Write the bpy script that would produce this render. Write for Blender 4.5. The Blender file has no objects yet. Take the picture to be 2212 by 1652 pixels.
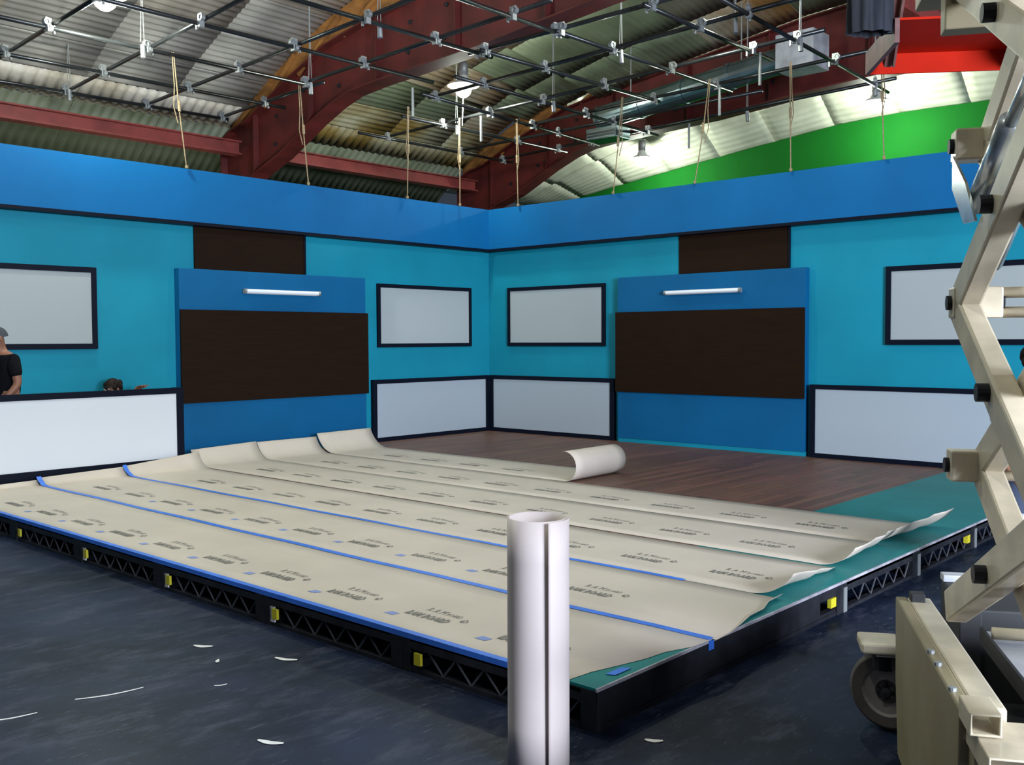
import bpy, bmesh, math, random
from mathutils import Vector, Matrix
random.seed(7)
C = bpy.context.scene.collection
PI = math.pi
S = bpy.context.scene

# ------------------------------------------------------------------ camera
cam = bpy.data.cameras.new('camera'); co = bpy.data.objects.new('camera', cam); C.objects.link(co)
yaw, pitch, roll = 0.7372, -0.0438, -0.0048
fw = Vector((-math.cos(yaw)*math.cos(pitch), -math.sin(yaw)*math.cos(pitch), math.sin(pitch)))
rt = fw.cross(Vector((0, 0, 1))).normalized(); up = rt.cross(fw)
r2 = rt*math.cos(roll)+up*math.sin(roll); u2 = -rt*math.sin(roll)+up*math.cos(roll)
M = Matrix((r2, u2, -fw)).transposed().to_4x4(); M.translation = Vector((11.474, 10.911, 1.463))
co.matrix_world = M
cam.sensor_width = 36; cam.lens = 36*2121/2212; cam.clip_end = 200
S.camera = co
# ------------------------------------------------------------------ light
S.view_settings.view_transform = 'Standard'; S.view_settings.look = 'None'
S.view_settings.gamma = 1; S.view_settings.use_curve_mapping = False
S.view_settings.exposure = 0.0
w = bpy.data.worlds.new('world'); S.world = w; w.use_nodes = True
w.node_tree.nodes['Background'].inputs[0].default_value = (0.50, 0.62, 0.85, 1)
w.node_tree.nodes['Background'].inputs[1].default_value = 0.07
def area(name, loc, target, sx, sy, e, col):
    l = bpy.data.lights.new(name, 'AREA'); l.shape = 'RECTANGLE'; l.size = sx; l.size_y = sy; l.energy = e; l.color = col
    o = bpy.data.objects.new(name, l); C.objects.link(o); o.location = loc
    o.rotation_euler = (Vector(target)-Vector(loc)).to_track_quat('-Z', 'Y').to_euler(); return o
# daylight through the big hangar door on the +y side, (camera right, outside the view)
area('door_daylight', (9.4, 17.5, 2.6), (5.5, 3.0, 0.6), 3.6, 3.0, 3000, (0.74, 0.84, 1.0))
LAMP_E = 172; LAMP_C = (0.93, 1.0, 0.86)

# ------------------------------------------------------------------ materials
def mat(name, col, rough=0.6, metal=0.0, var=0.0, scale=3.0, stretch=(1, 1, 1), col2=None, bump=0.0, bscale=40, emit=0, spec=0.5, coat=0.0, coord='Object'):
    m = bpy.data.materials.new(name); m.use_nodes = True
    nt = m.node_tree; b = nt.nodes['Principled BSDF']
    b.inputs['Roughness'].default_value = rough; b.inputs['Metallic'].default_value = metal
    b.inputs['Specular IOR Level'].default_value = spec; b.inputs['Coat Weight'].default_value = coat
    if coat: b.inputs['Coat Roughness'].default_value = 0.06
    b.inputs['Base Color'].default_value = (*col, 1)
    tc = nt.nodes.new('ShaderNodeTexCoord'); mp = nt.nodes.new('ShaderNodeMapping'); mp.inputs['Scale'].default_value = stretch
    nt.links.new(tc.outputs[coord], mp.inputs['Vector'])
    if var or col2:
        n = nt.nodes.new('ShaderNodeTexNoise'); n.inputs['Scale'].default_value = scale; n.inputs['Detail'].default_value = 6
        nt.links.new(mp.outputs[0], n.inputs['Vector'])
        r = nt.nodes.new('ShaderNodeValToRGB'); r.color_ramp.elements[0].position = 0.36; r.color_ramp.elements[1].position = 0.66
        c2 = col2 or tuple(c*(1-var) for c in col)
        r.color_ramp.elements[0].color = (*c2, 1); r.color_ramp.elements[1].color = (*(tuple(min(1, c*(1+var)) for c in col)), 1)
        nt.links.new(n.outputs['Fac'], r.inputs[0]); nt.links.new(r.outputs[0], b.inputs['Base Color'])
    if bump:
        n2 = nt.nodes.new('ShaderNodeTexNoise'); n2.inputs['Scale'].default_value = bscale; n2.inputs['Detail'].default_value = 3
        nt.links.new(mp.outputs[0], n2.inputs['Vector'])
        bp = nt.nodes.new('ShaderNodeBump'); bp.inputs['Strength'].default_value = bump; bp.inputs['Distance'].default_value = 0.01
        nt.links.new(n2.outputs['Fac'], bp.inputs['Height']); nt.links.new(bp.outputs[0], b.inputs['Normal'])
    if emit:
        b.inputs['Emission Color'].default_value = (*col, 1); b.inputs['Emission Strength'].default_value = emit
    return m
TURQ = mat('turquoise_paint', (0.005, 0.232, 0.335), 0.6, spec=.25, var=0.06, scale=1.2)
BLUE = mat('blue_paint', (0.001, 0.110, 0.30), 0.6, spec=.2, var=0.05, scale=1.5)
UNITB = mat('deep_blue_paint', (0.001, 0.098, 0.245), 0.6, spec=.2, var=0.05, scale=1.5)
NAVY = mat('black_trim', (0.003, 0.005, 0.013), 0.5, spec=.12)
DWOOD = mat('dark_wood_laminate', (0.019, 0.009, 0.0045), 0.6, spec=.06, col2=(0.014, 0.007, 0.004), scale=3, stretch=(1.2, 1.2, 18))
BOARD = mat('white_glossy_board', (0.38, 0.415, 0.42), 0.22, coat=0.5)
BOARDW = mat('white_frosted_panel', (0.38, 0.43, 0.475), 0.32, coat=0.3)
COUNTW = mat('white_counter_front', (0.70, 0.72, 0.75), 0.4, coat=0.2)
WHITE = mat('white_plastic', (0.85, 0.87, 0.9), 0.3)
TEAL = mat('teal_floor_paint', (0.012, 0.165, 0.165), 0.5, spec=.2, var=0.08, scale=2)
PAPER = mat('kraft_paper', (0.52, 0.445, 0.375), 0.62, var=0.05, scale=1.6, bump=0.06, bscale=60)
ROLLP = mat('pale_paper_roll', (0.66, 0.56, 0.53), 0.5, var=0.03, scale=3)
INK = mat('black_print', (0.18, 0.165, 0.14), 0.7)
BINK = mat('blue_print', (0.20, 0.26, 0.52), 0.7)
TAPE = mat('blue_tape', (0.035, 0.16, 0.66), 0.5, var=0.12, scale=6)
STEEL = mat('black_steel', (0.020, 0.020, 0.025), 0.5, metal=0.2, spec=.2, var=0.3, scale=8)
BRACE = mat('bare_steel', (0.075, 0.075, 0.085), 0.45, metal=0.4, var=0.25, scale=12)
WORN = mat('worn_metal_edge', (0.34, 0.32, 0.36), 0.5, var=.3, scale=9)
YEL = mat('yellow_tag', (0.50, 0.43, 0.02), 0.5)
GALV = mat('galvanized_clamp', (0.30, 0.31, 0.31), 0.5, metal=0.5)
PIPE = mat('dark_pipe', (0.028, 0.03, 0.032), 0.28, metal=0.5, var=0.3, scale=2)
REDST = mat('red_primer_steel', (0.09, 0.0085, 0.007), 0.6, var=0.25, scale=3)
REDG = mat('red_girt_paint', (0.22, 0.036, 0.03), 0.6, var=0.2, scale=3)
PLY = mat('orange_plywood', (0.30, 0.125, 0.03), 0.7, var=0.35, scale=2.5, stretch=(1, 1, 3))
GREEN = mat('green_screen_paint', (0.002, 0.072, 0.006), 0.8, spec=.1, var=0.04)
FOIL = mat('foil_insulation', (0.40, 0.41, 0.34), 0.42, metal=0.3, var=0.15, scale=2, bump=0.3, bscale=9)
ROPE = mat('beige_rope', (0.27, 0.195, 0.11), 0.8, var=0.3, scale=60)
DUCT = mat('silver_duct', (0.20, 0.27, 0.29), 0.25, metal=0.85, var=0.2, scale=3)
REDB = mat('red_orange_paint', (0.50, 0.016, 0.004), 0.7, spec=.1, var=0.06, scale=3)
MAROON = mat('maroon_steel', (0.14, 0.055, 0.05), 0.6, var=0.3, scale=6)
CREAM = mat('cream_lift_paint', (0.55, 0.47, 0.34), 0.42, var=0.16, scale=7, coat=0.15)
CREAMD = mat('grimy_cream_paint', (0.30, 0.25, 0.155), 0.5, col2=(0.21, 0.17, 0.09), scale=2)
DIRTY = mat('grey_deck_plate', (0.36, 0.36, 0.38), 0.4, var=0.25, scale=5)
BLACK = mat('black_rubber', (0.018, 0.018, 0.02), 0.7)
TIRE = mat('brown_grey_tyre', (0.10, 0.085, 0.075), 0.75, var=0.2, scale=10)
HUB = mat('dusty_wheel_rim', (0.26, 0.225, 0.205), 0.6, var=0.15, scale=8)
CHROME = mat('silver_cylinder', (0.55, 0.58, 0.58), 0.25, metal=0.8, var=0.3, scale=9)
SKIN = mat('skin', (0.24, 0.10, 0.06), 0.55)
EYEW = mat('eye_white', (0.35, 0.33, 0.31), 0.4)
CAPG = mat('grey_knit', (0.06, 0.064, 0.075), 0.9, spec=.1)
TEEB = mat('black_cotton', (0.005, 0.005, 0.007), 0.9, spec=.1)
JEAN = mat('dark_denim', (0.03, 0.04, 0.07), 0.9)
HAIR = mat('dark_brown_hair', (0.014, 0.008, 0.006), 0.7, spec=.15)
SHIRTB = mat('pale_blue_cotton', (0.42, 0.48, 0.62), 0.9)
SHIRTR = mat('red_cotton', (0.42, 0.035, 0.04), 0.9)
LITTER = mat('white_scrap', (0.62, 0.6, 0.57), 0.7)
BULB = mat('lit_bulb', (0.92, 1.0, 0.88), 0.3, emit=60)
REFL = mat('lamp_reflector', (0.9, 0.92, 0.88), 0.25, metal=0.2)
HOSE = mat('blue_hose', (0.05, 0.06, 0.2), 0.4)
BDRAPE = mat('black_drape', (0.012, 0.014, 0.022), 0.8, var=0.4, scale=4, stretch=(6, 6, 1))
def roofmat(name, c, rough=0.5, metal=0.2):
    return mat(name, c, rough, metal, col2=tuple(x*0.6 for x in c), scale=1.1, stretch=(0.6, 1.6, 1.6))
ROOFS = [roofmat('roof_sheet_grey', (0.42, 0.39, 0.36)), roofmat('roof_sheet_green_grey', (0.20, 0.235, 0.15)), roofmat('roof_sheet_brown_grey', (0.38, 0.33, 0.28)),
         mat('rusty_roof_sheet', (0.32, 0.29, 0.22), 0.6, 0.1, col2=(0.20, 0.10, 0.03), scale=1.3), roofmat('roof_sheet_dark_brown', (0.20, 0.185, 0.14))]
BAND = mat('white_skylight_sheet', (0.80, 0.72, 0.63), 0.5, col2=(0.50, 0.42, 0.31), scale=1.6)
SIDE = mat('green_grey_siding', (0.20, 0.215, 0.15), 0.6, 0.1, col2=(0.13, 0.15, 0.085), scale=0.9)
RUST = mat('light_yellow_panel', (0.42, 0.40, 0.27), 0.6, col2=(0.20, 0.13, 0.03), scale=1.4)

def floor_mat():
    m = bpy.data.materials.new('scuffed_dark_concrete'); m.use_nodes = True; nt = m.node_tree; b = nt.nodes['Principled BSDF']
    tc = nt.nodes.new('ShaderNodeTexCoord')
    def noise(scale, st, rot=0, detail=8, rough=.6):
        mp = nt.nodes.new('ShaderNodeMapping'); mp.inputs['Scale'].default_value = st; mp.inputs['Rotation'].default_value = (0, 0, rot)
        n = nt.nodes.new('ShaderNodeTexNoise'); n.inputs['Scale'].default_value = scale; n.inputs['Detail'].default_value = detail; n.inputs['Roughness'].default_value = rough
        nt.links.new(tc.outputs['Object'], mp.inputs[0]); nt.links.new(mp.outputs[0], n.inputs[0]); return n
    def ramp(n, a, ca, bb, cb):
        r = nt.nodes.new('ShaderNodeValToRGB'); e = r.color_ramp.elements; e[0].position = a; e[1].position = bb; e[0].color = (*ca, 1); e[1].color = (*cb, 1)
        nt.links.new(n.outputs['Fac'], r.inputs[0]); return r
    base = ramp(noise(1.3, (1, 1, 1)), .38, (0.002, 0.005, 0.014), .66, (0.012, 0.019, 0.044))
    scuff = ramp(noise(2.6, (1, 2.6, 1), 0.75, 12, .78), .50, (0, 0, 0), .74, (1, 1, 1))
    scuff2 = ramp(noise(9, (1, 7, 1), -0.5, 6, .7), .63, (0, 0, 0), .70, (1, 1, 1))
    mx = nt.nodes.new('ShaderNodeMix'); mx.data_type = 'RGBA'; nt.links.new(scuff.outputs[0], mx.inputs[0]); nt.links.new(base.outputs[0], mx.inputs[6]); mx.inputs[7].default_value = (0.055, 0.058, 0.085, 1)
    mx2 = nt.nodes.new('ShaderNodeMix'); mx2.data_type = 'RGBA'; nt.links.new(scuff2.outputs[0], mx2.inputs[0]); nt.links.new(mx.outputs[2], mx2.inputs[6]); mx2.inputs[7].default_value = (0.11, 0.11, 0.14, 1)
    nt.links.new(mx2.outputs[2], b.inputs['Base Color'])
    rr = nt.nodes.new('ShaderNodeMapRange'); b.inputs['Specular IOR Level'].default_value = .14; rr.inputs[3].default_value = .4; rr.inputs[4].default_value = .62
    nt.links.new(noise(1.7, (1, 1, 1)).outputs['Fac'], rr.inputs[0]); nt.links.new(rr.outputs[0], b.inputs['Roughness'])
    return m
def plank_mat():
    m = bpy.data.materials.new('brown_plank_flooring'); m.use_nodes = True; nt = m.node_tree; b = nt.nodes['Principled BSDF']
    tc = nt.nodes.new('ShaderNodeTexCoord')
    br = nt.nodes.new('ShaderNodeTexBrick'); br.inputs['Scale'].default_value = 1; br.inputs['Brick Width'].default_value = 1.2; br.inputs['Row Height'].default_value = 0.10
    br.inputs['Color1'].default_value = (0.18, 0.088, 0.060, 1); br.inputs['Color2'].default_value = (0.10, 0.052, 0.036, 1); br.inputs['Mortar'].default_value = (0.035, 0.02, 0.015, 1)
    br.inputs['Mortar Size'].default_value = 0.003; nt.links.new(tc.outputs['Object'], br.inputs[0])
    mp = nt.nodes.new('ShaderNodeMapping'); mp.inputs['Scale'].default_value = (1.5, 22, 1); nt.links.new(tc.outputs['Object'], mp.inputs[0])
    n = nt.nodes.new('ShaderNodeTexNoise'); n.inputs['Scale'].default_value = 2; n.inputs['Detail'].default_value = 5; nt.links.new(mp.outputs[0], n.inputs[0])
    mx = nt.nodes.new('ShaderNodeMix'); mx.data_type = 'RGBA'; mx.blend_type = 'OVERLAY'; mx.inputs[0].default_value = .6
    nt.links.new(br.outputs[0], mx.inputs[6]); nt.links.new(n.outputs['Color'], mx.inputs[7]); nt.links.new(mx.outputs[2], b.inputs['Base Color'])
    b.inputs['Roughness'].default_value = .5; b.inputs['Specular IOR Level'].default_value = .25; return m
FLOOR = floor_mat(); PLANK = plank_mat()

# ------------------------------------------------------------------ mesh helpers
class MB:
    def __init__(s): s.v = []; s.f = []
    def add(s, vs, fs):
        n = len(s.v); s.v += [tuple(p) for p in vs]; s.f += [tuple(i+n for i in f) for f in fs]; return s
    def box(s, x0, x1, y0, y1, z0, z1):
        return s.add([(x0,y0,z0),(x1,y0,z0),(x1,y1,z0),(x0,y1,z0),(x0,y0,z1),(x1,y0,z1),(x1,y1,z1),(x0,y1,z1)],
                     [(0,3,2,1),(4,5,6,7),(0,1,5,4),(1,2,6,5),(2,3,7,6),(3,0,4,7)])
    def beam(s, a, b, w, h, upv=(0, 0, 1)):
        a = Vector(a); b = Vector(b); d = (b-a).normalized(); u = Vector(upv); r = d.cross(u).normalized(); u = r.cross(d)
        r = r*w/2; u = u*h/2
        return s.add([a-r-u, a+r-u, a+r+u, a-r+u, b-r-u, b+r-u, b+r+u, b-r+u],
                     [(0,3,2,1),(4,5,6,7),(0,1,5,4),(1,2,6,5),(2,3,7,6),(3,0,4,7)])
    def tube(s, pts, r, n=8, cap=True):
        pts = [Vector(p) for p in pts]; rs = r if isinstance(r, (list, tuple)) else [r]*len(pts)
        vs = []; fs = []; prev = None
        for i, p in enumerate(pts):
            d = (pts[min(i+1, len(pts)-1)]-pts[max(i-1, 0)]).normalized()
            if prev is None:
                prev = d.cross(Vector((0, 0, 1)))
                if prev.length < .01: prev = d.cross(Vector((1, 0, 0)))
            a = (prev-d*prev.dot(d)).normalized(); prev = a; b = d.cross(a)
            for k in range(n):
                t = 2*PI*k/n; vs.append(p+(a*math.cos(t)+b*math.sin(t))*rs[i])
        for i in range(len(pts)-1):
            for k in range(n):
                fs.append((i*n+k, i*n+(k+1) % n, (i+1)*n+(k+1) % n, (i+1)*n+k))
        if cap: fs.append(tuple(range(n-1, -1, -1))); fs.append(tuple(range((len(pts)-1)*n, len(pts)*n)))
        return s.add(vs, fs)
    def lathe(s, prof, c=(0, 0, 0), n=24, axis='z'):
        vs = []; fs = []
        for (r, h) in prof:
            for k in range(n):
                t = 2*PI*k/n; x, y = r*math.cos(t), r*math.sin(t)
                p = (x, y, h) if axis == 'z' else ((h, x, y) if axis == 'x' else (x, h, y))
                vs.append((p[0]+c[0], p[1]+c[1], p[2]+c[2]))
        for i in range(len(prof)-1):
            for k in range(n): fs.append((i*n+k, i*n+(k+1) % n, (i+1)*n+(k+1) % n, (i+1)*n+k))
        return s.add(vs, fs)
    def grid(s, fn, nu, nv):
        vs = [fn(i/nu, j/nv) for i in range(nu+1) for j in range(nv+1)]
        fs = [(i*(nv+1)+j, (i+1)*(nv+1)+j, (i+1)*(nv+1)+j+1, i*(nv+1)+j+1) for i in range(nu) for j in range(nv)]
        return s.add(vs, fs)
    def prism(s, poly, x0, x1):      # polygon of (y,z), extruded along x
        n = len(poly); vs = [(x0, y, z) for y, z in poly]+[(x1, y, z) for y, z in poly]
        fs = [tuple(range(n)), tuple(range(2*n-1, n-1, -1))]+[(i, i+n, (i+1) % n+n, (i+1) % n) for i in range(n)]
        return s.add(vs, fs)
    def mesh(s, name, m, smooth=False):
        me = bpy.data.meshes.new(name); me.from_pydata(s.v, [], s.f)
        bm = bmesh.new(); bm.from_mesh(me); bmesh.ops.recalc_face_normals(bm, faces=bm.faces); bm.to_mesh(me); bm.free()
        me.materials.append(m)
        if smooth:
            for p in me.polygons: p.use_smooth = True
        return me
    def build(s, name, m, parent=None, smooth=False, bev=0, solid=0):
        o = bpy.data.objects.new(name, s.mesh(name, m, smooth)); C.objects.link(o)
        if parent: o.parent = parent
        if solid:
            k = o.modifiers.new('t', 'SOLIDIFY'); k.thickness = solid; k.offset = -1
        if bev:
            k = o.modifiers.new('b', 'BEVEL'); k.width = bev; k.segments = 2; k.limit_method = 'ANGLE'
        return o
def B(x0, x1, y0, y1, z0, z1): return MB().box(x0, x1, y0, y1, z0, z1)
def tag(o, label=None, cat=None, group=None, kind=None):
    if label: o['label'] = label
    if cat: o['category'] = cat
    if group: o['group'] = group
    if kind: o['kind'] = kind
    return o
def thing(name, label, cat, loc=(0, 0, 0), rz=0, group=None):
    o = bpy.data.objects.new(name, None); C.objects.link(o); o.location = loc; o.rotation_euler = (0, 0, rz); o.empty_display_size = .1
    return tag(o, label, cat, group)
def struct(name):
    o = bpy.data.objects.new(name, None); C.objects.link(o); o['kind'] = 'structure'; return o
def link(name, me, parent, loc=(0, 0, 0), rot=(0, 0, 0)):
    o = bpy.data.objects.new(name, me); C.objects.link(o); o.parent = parent; o.location = loc; o.rotation_euler = rot; return o
def interp(x, pts):
    if x <= pts[0][0]: return pts[0][1]
    for (a, b), (c, d) in zip(pts, pts[1:]):
        if x <= c: return b+(d-b)*(x-a)/(c-a)
    return pts[-1][1]
FZ = -0.19       # hangar floor; z = 0 is the stage top
E0, KY = 8.247, 8.45

# ------------------------------------------------------------------ setting
tag(B(-7.5, 22, -6, 22, FZ-.1, FZ).build('floor', FLOOR), kind='structure')
# set walls (stand on stage / floor)
tag(B(-.06, 11, -.06, 0, 0, 3.2).build('wall_left', TURQ), kind='structure')
tag(B(-.06, 0, 0, 11, 0, 3.2).build('wall_right', TURQ), kind='structure')
# hangar shell
PROF = [(-5.8, FZ), (-5.6, 2.9), (-4.6, 4.0), (-3.38, 4.94), (-2.95, 5.2), (-2.4, 5.5), (-.8, 6.15), (1, 6.55), (4, 6.95), (8, 7.15), (14, 7.0), (20, 6.2)]
def drop(x): return .62*max(0, min(1, (1.6-x)/4.6))**1.3
def corr(xa, xb, pa, pb, m, parent, name, along='x', period=.115, amp=.010, off=0.0, dropf=0):
    """corrugated sheet between profile points pa,pb (y,z) and x range; ribs run along x or down the slope"""
    pa = Vector((0, *pa)); pb = Vector((0, *pb)); d = pb-pa; L = d.length; n = Vector((0, -d.z, d.y)).normalized()
    if n.z > 0: n = -n
    mb = MB()
    if along == 'x':
        k = max(4, int(L/period*5))
        mb.grid(lambda u, v: tuple(pa+d*u+n*(off+amp*math.sin(u*L/period*2*PI))+Vector((xa+(xb-xa)*v, 0, -dropf*drop(xa+(xb-xa)*v)))), k, 3 if dropf else 1)
    else:
        k = max(4, int((xb-xa)/period*5))
        mb.grid(lambda u, v: tuple(pa+d*v+n*(off+amp*math.sin((xa+(xb-xa)*u)/period*2*PI))+Vector((xa+(xb-xa)*u, 0, 0))), k, 1)
    o = mb.build(name, m, parent, smooth=True, solid=.002); return o
ceiling = struct('ceiling')
xs = [-2.80, -1.8, -0.45, 0.95, 2.35, 3.75, 5.1, 6.5, 7.9, 9.3]
rows = [((-2.95, 5.2), (-2.4, 5.5)), ((-2.4, 5.5), (-1.6, 5.84)), ((-1.6, 5.84), (-.8, 6.15)), ((-.8, 6.15), (.1, 6.36)), ((.1, 6.36), (1, 6.55)), ((1, 6.55), (2.5, 6.76)), ((2.5, 6.76), (4, 6.95)), ((4, 6.95), (6, 7.06)), ((6, 7.06), (8, 7.15))]
for i in range(len(xs)-1):
    for j, (a, b) in enumerate(rows):
        m = random.choice([ROOFS[1], ROOFS[1], ROOFS[4], ROOFS[3]]) if xs[i] < 2.2 else (random.choice([ROOFS[0], ROOFS[0], ROOFS[2]]) if (xs[i] > 3.6 or j < 4) else ROOFS[1])
        if xs[i] < 2.2 and j == 0: m = RUST
        corr(xs[i]+.01, xs[i+1]+.03, a, b, m, ceiling, 'roof_sheet', off=random.uniform(0, .008), amp=.011 if (xs[i] > 2 or j < 3) else .004, dropf=max(0, min(1, (j-1)/3)))
for i in range(len(xs)-1):
    o = corr(xs[i], xs[i+1], (-3.38, 4.94), (-2.95, 5.2), BAND if xs[i] > 2 else RUST, ceiling, 'skylight_sheet', along='y', period=.16, amp=.02)
    if xs[i] > 2: o['label'] = 'pale off-white ribbed sheet'
MB().grid(lambda u, v: ((-3.2+25.2*v), *[(8, 7.2), (14, 7.05), (20, 6.2), (22, 5.8)][int(round(u*3))]), 3, 1).build('roof_deck', ROOFS[0], ceiling)
MB().grid(lambda u, v: ((9.3+12.7*v), *[(p[0], p[1]+.03) for p in PROF[3:10]][int(round(u*6))]), 6, 1).build('roof_deck', ROOFS[0], ceiling)
wside = struct('wall_side')
for i in range(len(xs)-1):
    corr(xs[i], xs[i+1], (-4.2, 4.31), (-3.38, 4.94), SIDE, wside, 'siding_sheet', along='y', period=.15, amp=.014)
    corr(xs[i], xs[i+1], (-5.4, 3.2), (-4.2, 4.31), SIDE, wside, 'siding_sheet', along='y', period=.15, amp=.014)
B(-7.5, 22, -5.5, -5.4, FZ, 3.3).build('wall_base', SIDE, wside)
for xa, xb in ((-2.75, 2.35), (2.65, 9.3)):
    g = MB().box(xa, xb, -3.12, -2.98, 4.44, 4.64).box(xa, xb, -3.12, -2.90, 4.43, 4.455).box(xa, xb, -3.12, -2.9, 4.625, 4.645).build('girt', REDG, wside); g['label'] = 'red-brown horizontal girt'
# green end wall with curved top and foil cove
GR = [(-5, 4.45), (-3.24, 4.64), (-2, 4.82), (-.12, 5.05), (1.5, 5.24), (3.05, 5.41), (4.23, 5.45), (6.04, 5.42), (9, 5.3), (13, 5.0)]
wend = struct('wall_end')
MB().prism([(-5, FZ)]+GR+[(13, FZ)], -6.3, -6.2).build('green_screen_wall', GREEN, wend)
def cove(y, s):
    zt = interp(y, PROF[3:]) if y > -3.3 else 5.0+(y+3.3)*1.2
    zt = max(zt, interp(y, GR)+.1); zg = interp(y, GR)
    return Vector((-3.2-3.0*s, y, zt+(zg-zt)*(1-math.cos(s*PI/2))))
yy = -4.4
while yy < 12:
    for (s0, s1) in ((0, .36), (.36, .7), (.7, 1.0)):
        y0 = yy+.25*s0; y1 = y0+1.215
        def fn(u, v, y0=y0, y1=y1, s0=s0, s1=s1):
            y = y0+(y1-y0)*u; s = s0+(s1-s0)*v; p = cove(y, s)
            puff = .035*(math.sin(PI*u)**.5)*(math.sin(PI*v)**.5 if 0 < v < 1 else 0) + .005*math.sin(v*2*PI*8)
            return (p.x+puff*.6*s, p.y, p.z-puff)
        MB().grid(fn, 6, 36).build('insulation_panel', FOIL, wend, smooth=True, solid=.004)
    yy += 1.2
# ------------------------------------------------------------------ steel arches
FL = [(-2.65, FZ), (-2.65, 4.05), (-2.5, 4.12), (-1.94, 4.3), (-1.41, 4.54), (-1.08, 4.69), (-.6, 4.87), (-.2, 4.97), (.3, 5.01), (2.4, 5.10), (4.2, 5.24), (8, 5.45), (13, 5.45), (20, 5.0)]
WT = [(-3.55, FZ), (-3.55, 4.75), (-3.3, 4.86), (-2.84, 4.96), (-1.77, 5.39), (-.79, 5.73), (0, 5.86), (1.03, 5.98), (4, 6.35), (8, 6.6), (13, 6.5), (20, 5.8)]
def arch(x, label):
    t = thing('steel_arch', label, 'steel arch', (x, -3.1, FZ)); dz = -FZ
    P = lambda pts: [(y+3.1, z+dz) for y, z in pts]
    # web as strips between flange curve and top curve
    ys = [-3.55, -3.3, -3.1, -2.9, -2.65]
    mb = MB(); mb.box(-.012, .012, -.45, .45, 0, 4.05+dz)
    n = 60
    def web(u, v):
        # parametrise by y from -3.55 to 20
        y = -3.55+23.5*u**1.6
        lo = interp(max(y, -2.65), FL[2:]) if y > -2.65 else 4.05
        hi = interp(y, WT[1:])
        return (-.012+.024*0, y+3.1, (lo+(hi-lo)*v)+dz)
    mb.grid(web, n, 1); mb.build('web', REDST, t, solid=.02)
    def fl(pts, name, w, m):
        pts = P(pts); v = []; f = []
        for (y, z) in pts: v += [(-w, y, z-.012), (w, y, z-.012), (w, y, z+.012), (-w, y, z+.012)]
        for i in range(len(pts)-1):
            for k in range(4): f.append((i*4+k, i*4+(k+1) % 4, i*4+4+(k+1) % 4, i*4+4+k))
        f += [(0, 1, 2, 3), tuple(4*(len(pts)-1)+k for k in (3, 2, 1, 0))]
        MB().add(v, f).build(name, m, t)
    fl(FL, 'lower_flange', .15, REDST); fl(WT[1:], 'upper_flange', .13, REDST)
    B(-.13, .13, -.47, -.45, 0, 4.75+dz).build('outer_flange', REDST, t)
    for y in (-2.65, -1.2, .35, 1.9, 3.4, 5.0, 6.6):
        lo = interp(y, FL[2:]) if y > -2.6 else 4.05; hi = interp(y, WT[1:])
        B(-.10, .10, y+3.1-.008, y+3.1+.008, lo+dz, hi+dz).build('stiffener', REDST, t)
    pv = []; pf = []
    ST = [(-3.53, 4.88, 4.98), (-3.02, 4.92, 5.28), (-2.5, 5.1, 5.5), (-1.7, 5.42, 5.84), (-.78, 5.74, 6.14), (-.2, 5.85, 6.28), (1, 5.98, 6.5), (2.5, 6.16, 6.72), (4, 6.36, 6.9), (8, 6.6, 7.1)]
    if x < 0: ST = ST[:5]
    for (y, a, b) in ST: pv += [(-.02, y+3.1, a+dz), (.02, y+3.1, a+dz), (.02, y+3.1, b+dz), (-.02, y+3.1, b+dz)]
    for i in range(len(ST)-1):
        for k in range(4): pf.append((i*4+k, i*4+(k+1) % 4, i*4+4+(k+1) % 4, i*4+4+k))
    o = MB().add(pv, pf).build('plywood_gusset', PLY, t); o['label'] = 'orange-brown plywood strip above the arch'
    for a, b in (((-2.4, 5.12), (-1.6, 5.78)), ((-1.5, 5.45), (-.5, 6.1)), ((-.4, 5.8), (.6, 6.3)), ((-3.2, 4.9), (-2.6, 5.3))):
        MB().beam((.05, a[0]+3.1, a[1]+dz), (.05, b[0]+3.1, b[1]+dz), .04, .05).build('batten', PLY, t)
    bm = MB()
    for y in (-2.2, -1.5, -.6, .2, .9, 1.6, 2.6, 3.4):
        lo = interp(y, FL[2:]); hi = interp(y, WT[1:])
        for f_ in (.3, .72): bm.lathe([(0, .035), (.03, .03), (.032, .012)], (0, y+3.1+.1*f_, lo+(hi-lo)*f_+dz), 8, 'x')
    bm.build('bolt_heads', STEEL, t)['kind'] = 'stuff'
    return t
arch(2.5, 'dark red steel arch with deep web, left of the hanging bright lamp')
arch(-2.95, 'dark red steel arch nearest the green wall, behind the set corner')
# rafters rising to the right over the far bay
t = thing('roof_brace', 'dull red diagonal brace under the roof near the black drape', 'brace', (-1.5, 5.2, 5.4))
MB().beam((1.4, -.4, 1.35), (-1.25, 1.2, .1), .16, .2).build('beam', REDG, t)
MB().beam((-.9, 2.2, .0), (-1.3, 2.2, .0), .2, .2).build('end_plate', REDST, t)

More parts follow.
